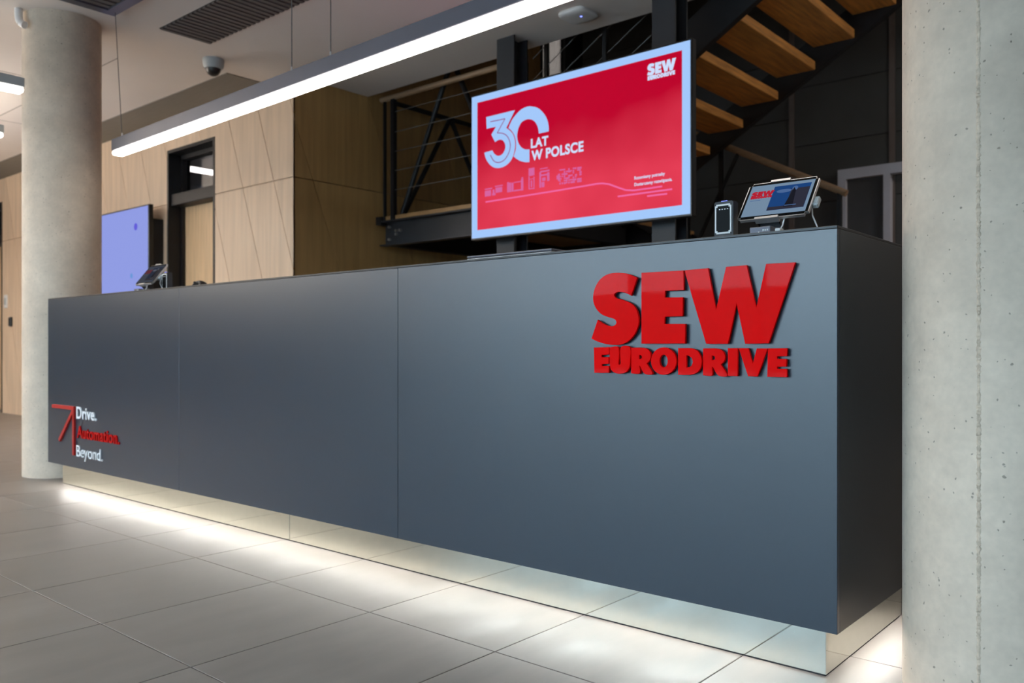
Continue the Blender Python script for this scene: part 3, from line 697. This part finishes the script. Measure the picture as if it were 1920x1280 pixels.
# ------------------------------------------------------------------ things standing on the counter
def tablet(dx, dy, labels, dim=''):
    """tablet on a tilting stand; slab drawn flat in X,Z then leaned back"""
    W_, H_ = .2024, .148
    bl = Vector((-1.054, 2.2, 1.198)); ang = math.atan2(.1155, .093)
    t = thing('tablet', labels, 'tablet', (bl.x+W_/2, 2.27, KT))
    up = Vector((0, math.cos(ang), math.sin(ang))); nrm = Vector((0, -math.sin(ang), math.cos(ang)))   # nrm points at the viewer
    mx = Matrix(((1, 0, 0, bl.x), (0, -nrm.y, up.y, bl.y), (0, -nrm.z, up.z, bl.z), (0, 0, 0, 1)))      # local (x, depth, z)
    def slab(name, x0, x1, z0, z1, y0, y1, m, r, p=t):
        bm = bmesh.new(); add_box(bm, (x0, y0, z0), (x1, y1, z1))
        es = [e for e in bm.edges if abs(e.verts[0].co.y-e.verts[1].co.y) > .5*(y1-y0)]
        bmesh.ops.bevel(bm, geom=es, offset=r, segments=5, affect='EDGES')
        return finish(name, bm, m, p, False, mx)
    slab('casing', 0, W_, 0, H_, 0, .009, 'alu', .010)
    g = slab('glass_front', .003, W_-.003, .003, H_-.003, -.001, 0, 'darkglass', .008)
    q = lambda nm, x0, x1, z0, z1, d, m: box(nm, (x0, -.0012-d, z0), (x1, -.0010, z1), m, g, 0, 1, mx)
    q('screen_picture', .010, W_-.010, .012, H_-.012, 0, 'tab_bg'+dim)
    q('screen_photo', .080, W_-.018, .028, H_-.024, .0003, 'tab_sky'+dim)
    q('screen_photo', .132, W_-.0185, .040, H_-.040, .0005, 'tab_bld'+dim)
    prism_pts = [(.126, .036), (.152, .036), (.146, .100), (.139, .112)]
    shape('screen_photo', [prism_pts], -.0020, -.0012, 'tab_bld2'+dim, g, mx)
    q('screen_photo', .081, W_-.019, .0285, .041, .0006, 'tab_bld'+dim)
    q('screen_photo', .128, .160, .040, .043, .0009, 'tab_cloud'+dim)
    shape('screen_photo', [ell(.112, .102, .022, .007, 20), ell(.142, .108, .008, .009, 14)], -.0018, -.0012, 'tab_cloud'+dim, g, mx)
    placed_logo(.018, .083, .082, .110, -.0026, -.0012, 'tab_red'+dim, g, mx)
    q('screen_text', .020, .050, .074, .076, .0002, 'tab_cloud'+dim)
    # clamp bars, hinge plate, foot, cables
    box('clamp', (.062, -.003, H_-.003), (.118, .014, H_+.005), 'alu', t, 0, 1, mx); box('clamp', (.055, -.005, -.005), (.122, .014, .003), 'alu', t, 0, 1, mx)
    box('rear_box', (W_-.045, .0095, .045), (W_-.002+.014, .026, .078), 'greyplastic', t, .003, 1, mx)
    x0 = bl.x
    prism('hinge_plate', [(2.2, 1.195), (2.222, 1.19), (2.232, 1.170), (2.24, 1.150), (2.252, 1.150), (2.245, 1.18), (2.235, 1.215)], 'x', x0+.058, x0+.118, 'steel', t)
    f = box('foot', (x0+.052, 2.172, KT), (x0+.112, 2.27, 1.172), 'lampbody', t, .002)
    for k_ in range(3): box('port', (x0+.090+.006*k_, 2.1705, 1.160), (x0+.0935+.006*k_, 2.172, 1.164), 'whiteplastic', f)
    lathe('button', [(.003, 1.154), (.003, 1.158)], (x0+.080, 2.1715), 'whiteplastic', f, 8)
    bm = bmesh.new()
    for pts in ([(x0+.135, 2.215, 1.205), (x0+.132, 2.205, 1.175), (x0+.128, 2.2, 1.165)], [(x0+.19, 2.26, 1.24), (x0+.196, 2.25, 1.20), (x0+.205, 2.26, 1.17), (x0+.20, 2.30, 1.152)]):
        for a, b in zip(pts, pts[1:]): add_tube(bm, a, b, .002, 8)
    finish('charging_cable', bm, 'whiteplastic', t, True)
    box('cable_plug', (x0+.118, 2.185, 1.152), (x0+.133, 2.21, 1.166), 'whiteplastic', t, .002)
    t.location.x += dx; t.location.y += dy
    return t
t1 = tablet(0, 0, 'silver tablet showing a blue building photo, on a stand at the near right counter end')
t2 = tablet(-3.675, .04, 'tablet on a stand at the far left counter end, before the lavender screen', '_dim')
def badge_reader(x, y, label):
    r = thing('badge_reader', label, 'card reader', (x, y+.012, KT))
    def slab(name, x0, x1, z0, z1, y0, y1, m, rad, p=r):
        bm = bmesh.new(); add_box(bm, (x0, y0, z0), (x1, y1, z1))
        es = [e for e in bm.edges if abs(e.verts[0].co.y-e.verts[1].co.y) > .5*(y1-y0)]
        bmesh.ops.bevel(bm, geom=es, offset=rad, segments=4, affect='EDGES')
        return finish(name, bm, m, p)
    slab('casing', x-.029, x+.029, KT, KT+.108, y, y+.03, 'steel', .003)
    slab('light_frame', x-.026, x+.024, KT+.016, KT+.100, y-.002, y, 'whiteplastic', .004)
    g = slab('glass_face', x-.0215, x+.0195, KT+.021, KT+.095, y-.003, y-.002, 'darkglass', .004)
    box('indicator_light', (x-.010, y+.004, KT+.1078), (x+.008, y+.016, KT+.110), 'ledblue', r, .0006)
    for k_ in range(4): box('key_mark', (x-.013+.008*k_, y-.0034, KT+.084), (x-.009+.008*k_, y-.003, KT+.0865), 'whiteplastic', g)
    return r
r1 = badge_reader(-1.092, 2.2, 'small upright badge reader with white frame and blue light, left of the near tablet')
r2 = copy_tree(r1); r2.location.x = -4.475; r2.location.y = 2.30
r2['label'] = 'small upright badge reader right of the far left tablet on the counter'
lp = thing('laptop', 'closed thin grey laptop lying on the counter below the red display', 'laptop', (-1.9, 2.33, KT))
box('base', (-2.085, 2.19, KT), (-1.70, 2.45, KT+.013), 'alu', lp, .003)
box('lid', (-2.085, 2.19, KT+.014), (-1.70, 2.45, KT+.021), 'lampbody', lp, .002)
ms = thing('computer_mouse', 'small black rounded mouse on the counter in front of the wooden door', 'mouse', (-4.12, 2.3, KT))
bm = bmesh.new(); bmesh.ops.create_uvsphere(bm, u_segments=20, v_segments=12, radius=1)
for v in bm.verts: v.co = Vector((v.co.x*.028, v.co.y*.05, max(v.co.z, 0)*.046))
finish('shell', bm, 'blackplastic', ms, True, Matrix.Translation((-4.12, 2.3, KT)))
tube('wheel', (-4.124, 2.268, KT+.034), (-4.116, 2.268, KT+.034), .006, 'steel', ms, 12)

# ------------------------------------------------------------------ staircase
RI, GO, X1_, Z1_ = .167, .2836, -3.19, 2.46
NY0, NY1 = 4.93, 6.19
sc_ = thing('staircase', 'black steel staircase with oak treads, cable railing and a landing behind the red display', 'staircase', (-4.0, 5.6, 0))
first = None
for k_ in range(-2, 13):
    x = X1_+GO*k_; z = Z1_+RI*k_
    if first is None: first = box('tread', (x-.30, NY0, z-.065), (x, NY1, z), 'tread', sc_, .004)
    else:
        t = first.copy(); C.objects.link(t); t.location += Vector((GO*(k_+2), 0, RI*(k_+2)))
sl = RI/GO
zb0 = lambda X: 2.49+sl*(X+3.005)
for y in (4.875, 6.195):
    xa_, xb_ = -4.03, .55
    prism('stringer', [(xa_, max(zb0(xa_), 1.72)), (xb_, zb0(xb_)), (xb_, zb0(xb_)+.27), (xa_, zb0(xa_)+.27)], 'y', y, y+.05, 'black', sc_)
# landing
box('landing_deck', (-5.70, 4.90, 1.952), (-4.04, 7.5, 1.992), 'deck', sc_)
bm = bmesh.new(); add_box(bm, (-5.68, 4.93, 1.73), (-4.03, 4.945, 1.95)); add_box(bm, (-5.68, 4.86, 1.937), (-4.03, 4.93, 1.95)); add_box(bm, (-5.68, 4.86, 1.73), (-4.03, 4.93, 1.743))
finish('landing_beam', bm, 'steel', sc_)
boxes('landing_beam', [((-5.70, 4.95, 1.74), (-5.62, 7.5, 1.95)), ((-4.12, 4.95, 1.74), (-4.04, 7.5, 1.95)), ((-5.62, 7.42, 1.74), (-4.12, 7.5, 1.95))], 'black', sc_)
bm = bmesh.new()
for (x, y, z) in ((-5.62, 4.93, 1.90), (-5.62, 4.93, 1.79), (-5.53, 4.93, 1.86), (-5.53, 4.93, 1.83), (-5.48, 4.93, 1.86)):
    add_tube(bm, (x, y, z), (x, y-.02, z), .012, 8)
finish('bolt', bm, 'bolt', sc_, True)
box('wall_bracket', (-5.73, 4.86, 1.92), (-5.66, 4.94, 1.99), 'black', sc_)
# level railing of the landing
def sq(a, b, w_): return ((a[0]-w_/2, a[1]-w_/2, a[2]), (b[0]+w_/2, b[1]+w_/2, b[2]))
box('railing_post', *sq((-5.655, 4.9, 1.95), (-5.655, 4.9, 3.0), .022), 'black', sc_)
box('railing_post', *sq((-5.54, 4.9, 1.95), (-5.54, 4.9, 3.0), .04), 'black', sc_)
box('railing_post', *sq((-4.06, 4.9, 1.95), (-4.06, 4.9, 3.0), .04), 'black', sc_)
tube('handrail', (-5.70, 4.9, 3.02), (-4.03, 4.9, 3.02), .024, 'railwood', sc_, 14)
for z in (2.89, 2.715, 2.546, 2.379, 2.212):
    tube('railing_cable', (-5.56, 4.9, z), (-4.06, 4.9, z), .004, 'cable', sc_, 8)
# bracing tubes
tube('brace', (-5.556, 5.0, 1.99), (-4.926, 5.0, 3.24), .022, 'black', sc_)
tube('brace', (-4.926, 5.0, 3.24), (-4.296, 5.0, 1.99), .022, 'black', sc_)
tube('brace', (-5.60, 5.05, 1.99), (-5.60, 5.66, 3.0), .022, 'black', sc_)
tube('brace', (-5.60, 5.66, 3.0), (-5.60, 6.30, 1.99), .022, 'black', sc_)
tube('handrail', (-5.62, 4.95, 3.0), (-5.62, 7.4, 3.0), .022, 'black', sc_)
# sloping railing of the upper flight
up_ = lambda X, o: zb0(X)+.27+o
for x in (-3.85, -3.33, -2.93, -2.45, -1.2):
    box('railing_post', *sq((x, 4.9, up_(x, -.05)), (x, 4.9, up_(x, .95)), .03), 'black', sc_)
for o in (.15, .32, .49, .66, .82):
    tube('railing_cable', (-3.98, 4.9, up_(-3.98, o)), (-1.2, 4.9, up_(-1.2, o)), .003, 'cable', sc_, 8)
tube('handrail', (-3.98, 4.9, up_(-3.98, .96)), (-1.2, 4.9, up_(-1.2, .96)), .024, 'railwood', sc_, 14)
# lower flight behind, going down to the right
first = None
for k_ in range(1, 12):
    x = -4.04+GO*k_; z = 1.99-RI*k_
    if first is None: first = box('tread', (x-.30, 6.32, z-.065), (x, 7.45, z), 'tread', sc_, .004)
    else:
        t = first.copy(); C.objects.link(t); t.location += Vector((GO*(k_-1), 0, -RI*(k_-1)))
for y in (6.27, 7.45):
    prism('stringer', [(-4.04, 1.70), (-.75, 1.70-sl*3.29+.14), (-.75, 1.96-sl*3.29), (-4.04, 1.96)], 'y', y, y+.05, 'black', sc_)
a, b = Vector((-3.75, 6.3, 2.80)), Vector((-2.15, 6.3, 1.975))
tube('handrail', a, b, .026, 'railwood', sc_, 14)
for x in (-3.45, -3.15, -2.20):
    zt_ = a.z+(b.z-a.z)*(x-a.x)/(b.x-a.x)
    box('railing_post', *sq((x, 6.3, 1.9-sl*(x+4.04)), (x, 6.3, zt_), .03), 'black', sc_)
tube('brace', (-3.0, 6.3, 2.40), (-3.42, 6.3, 1.6), .016, 'black', sc_)
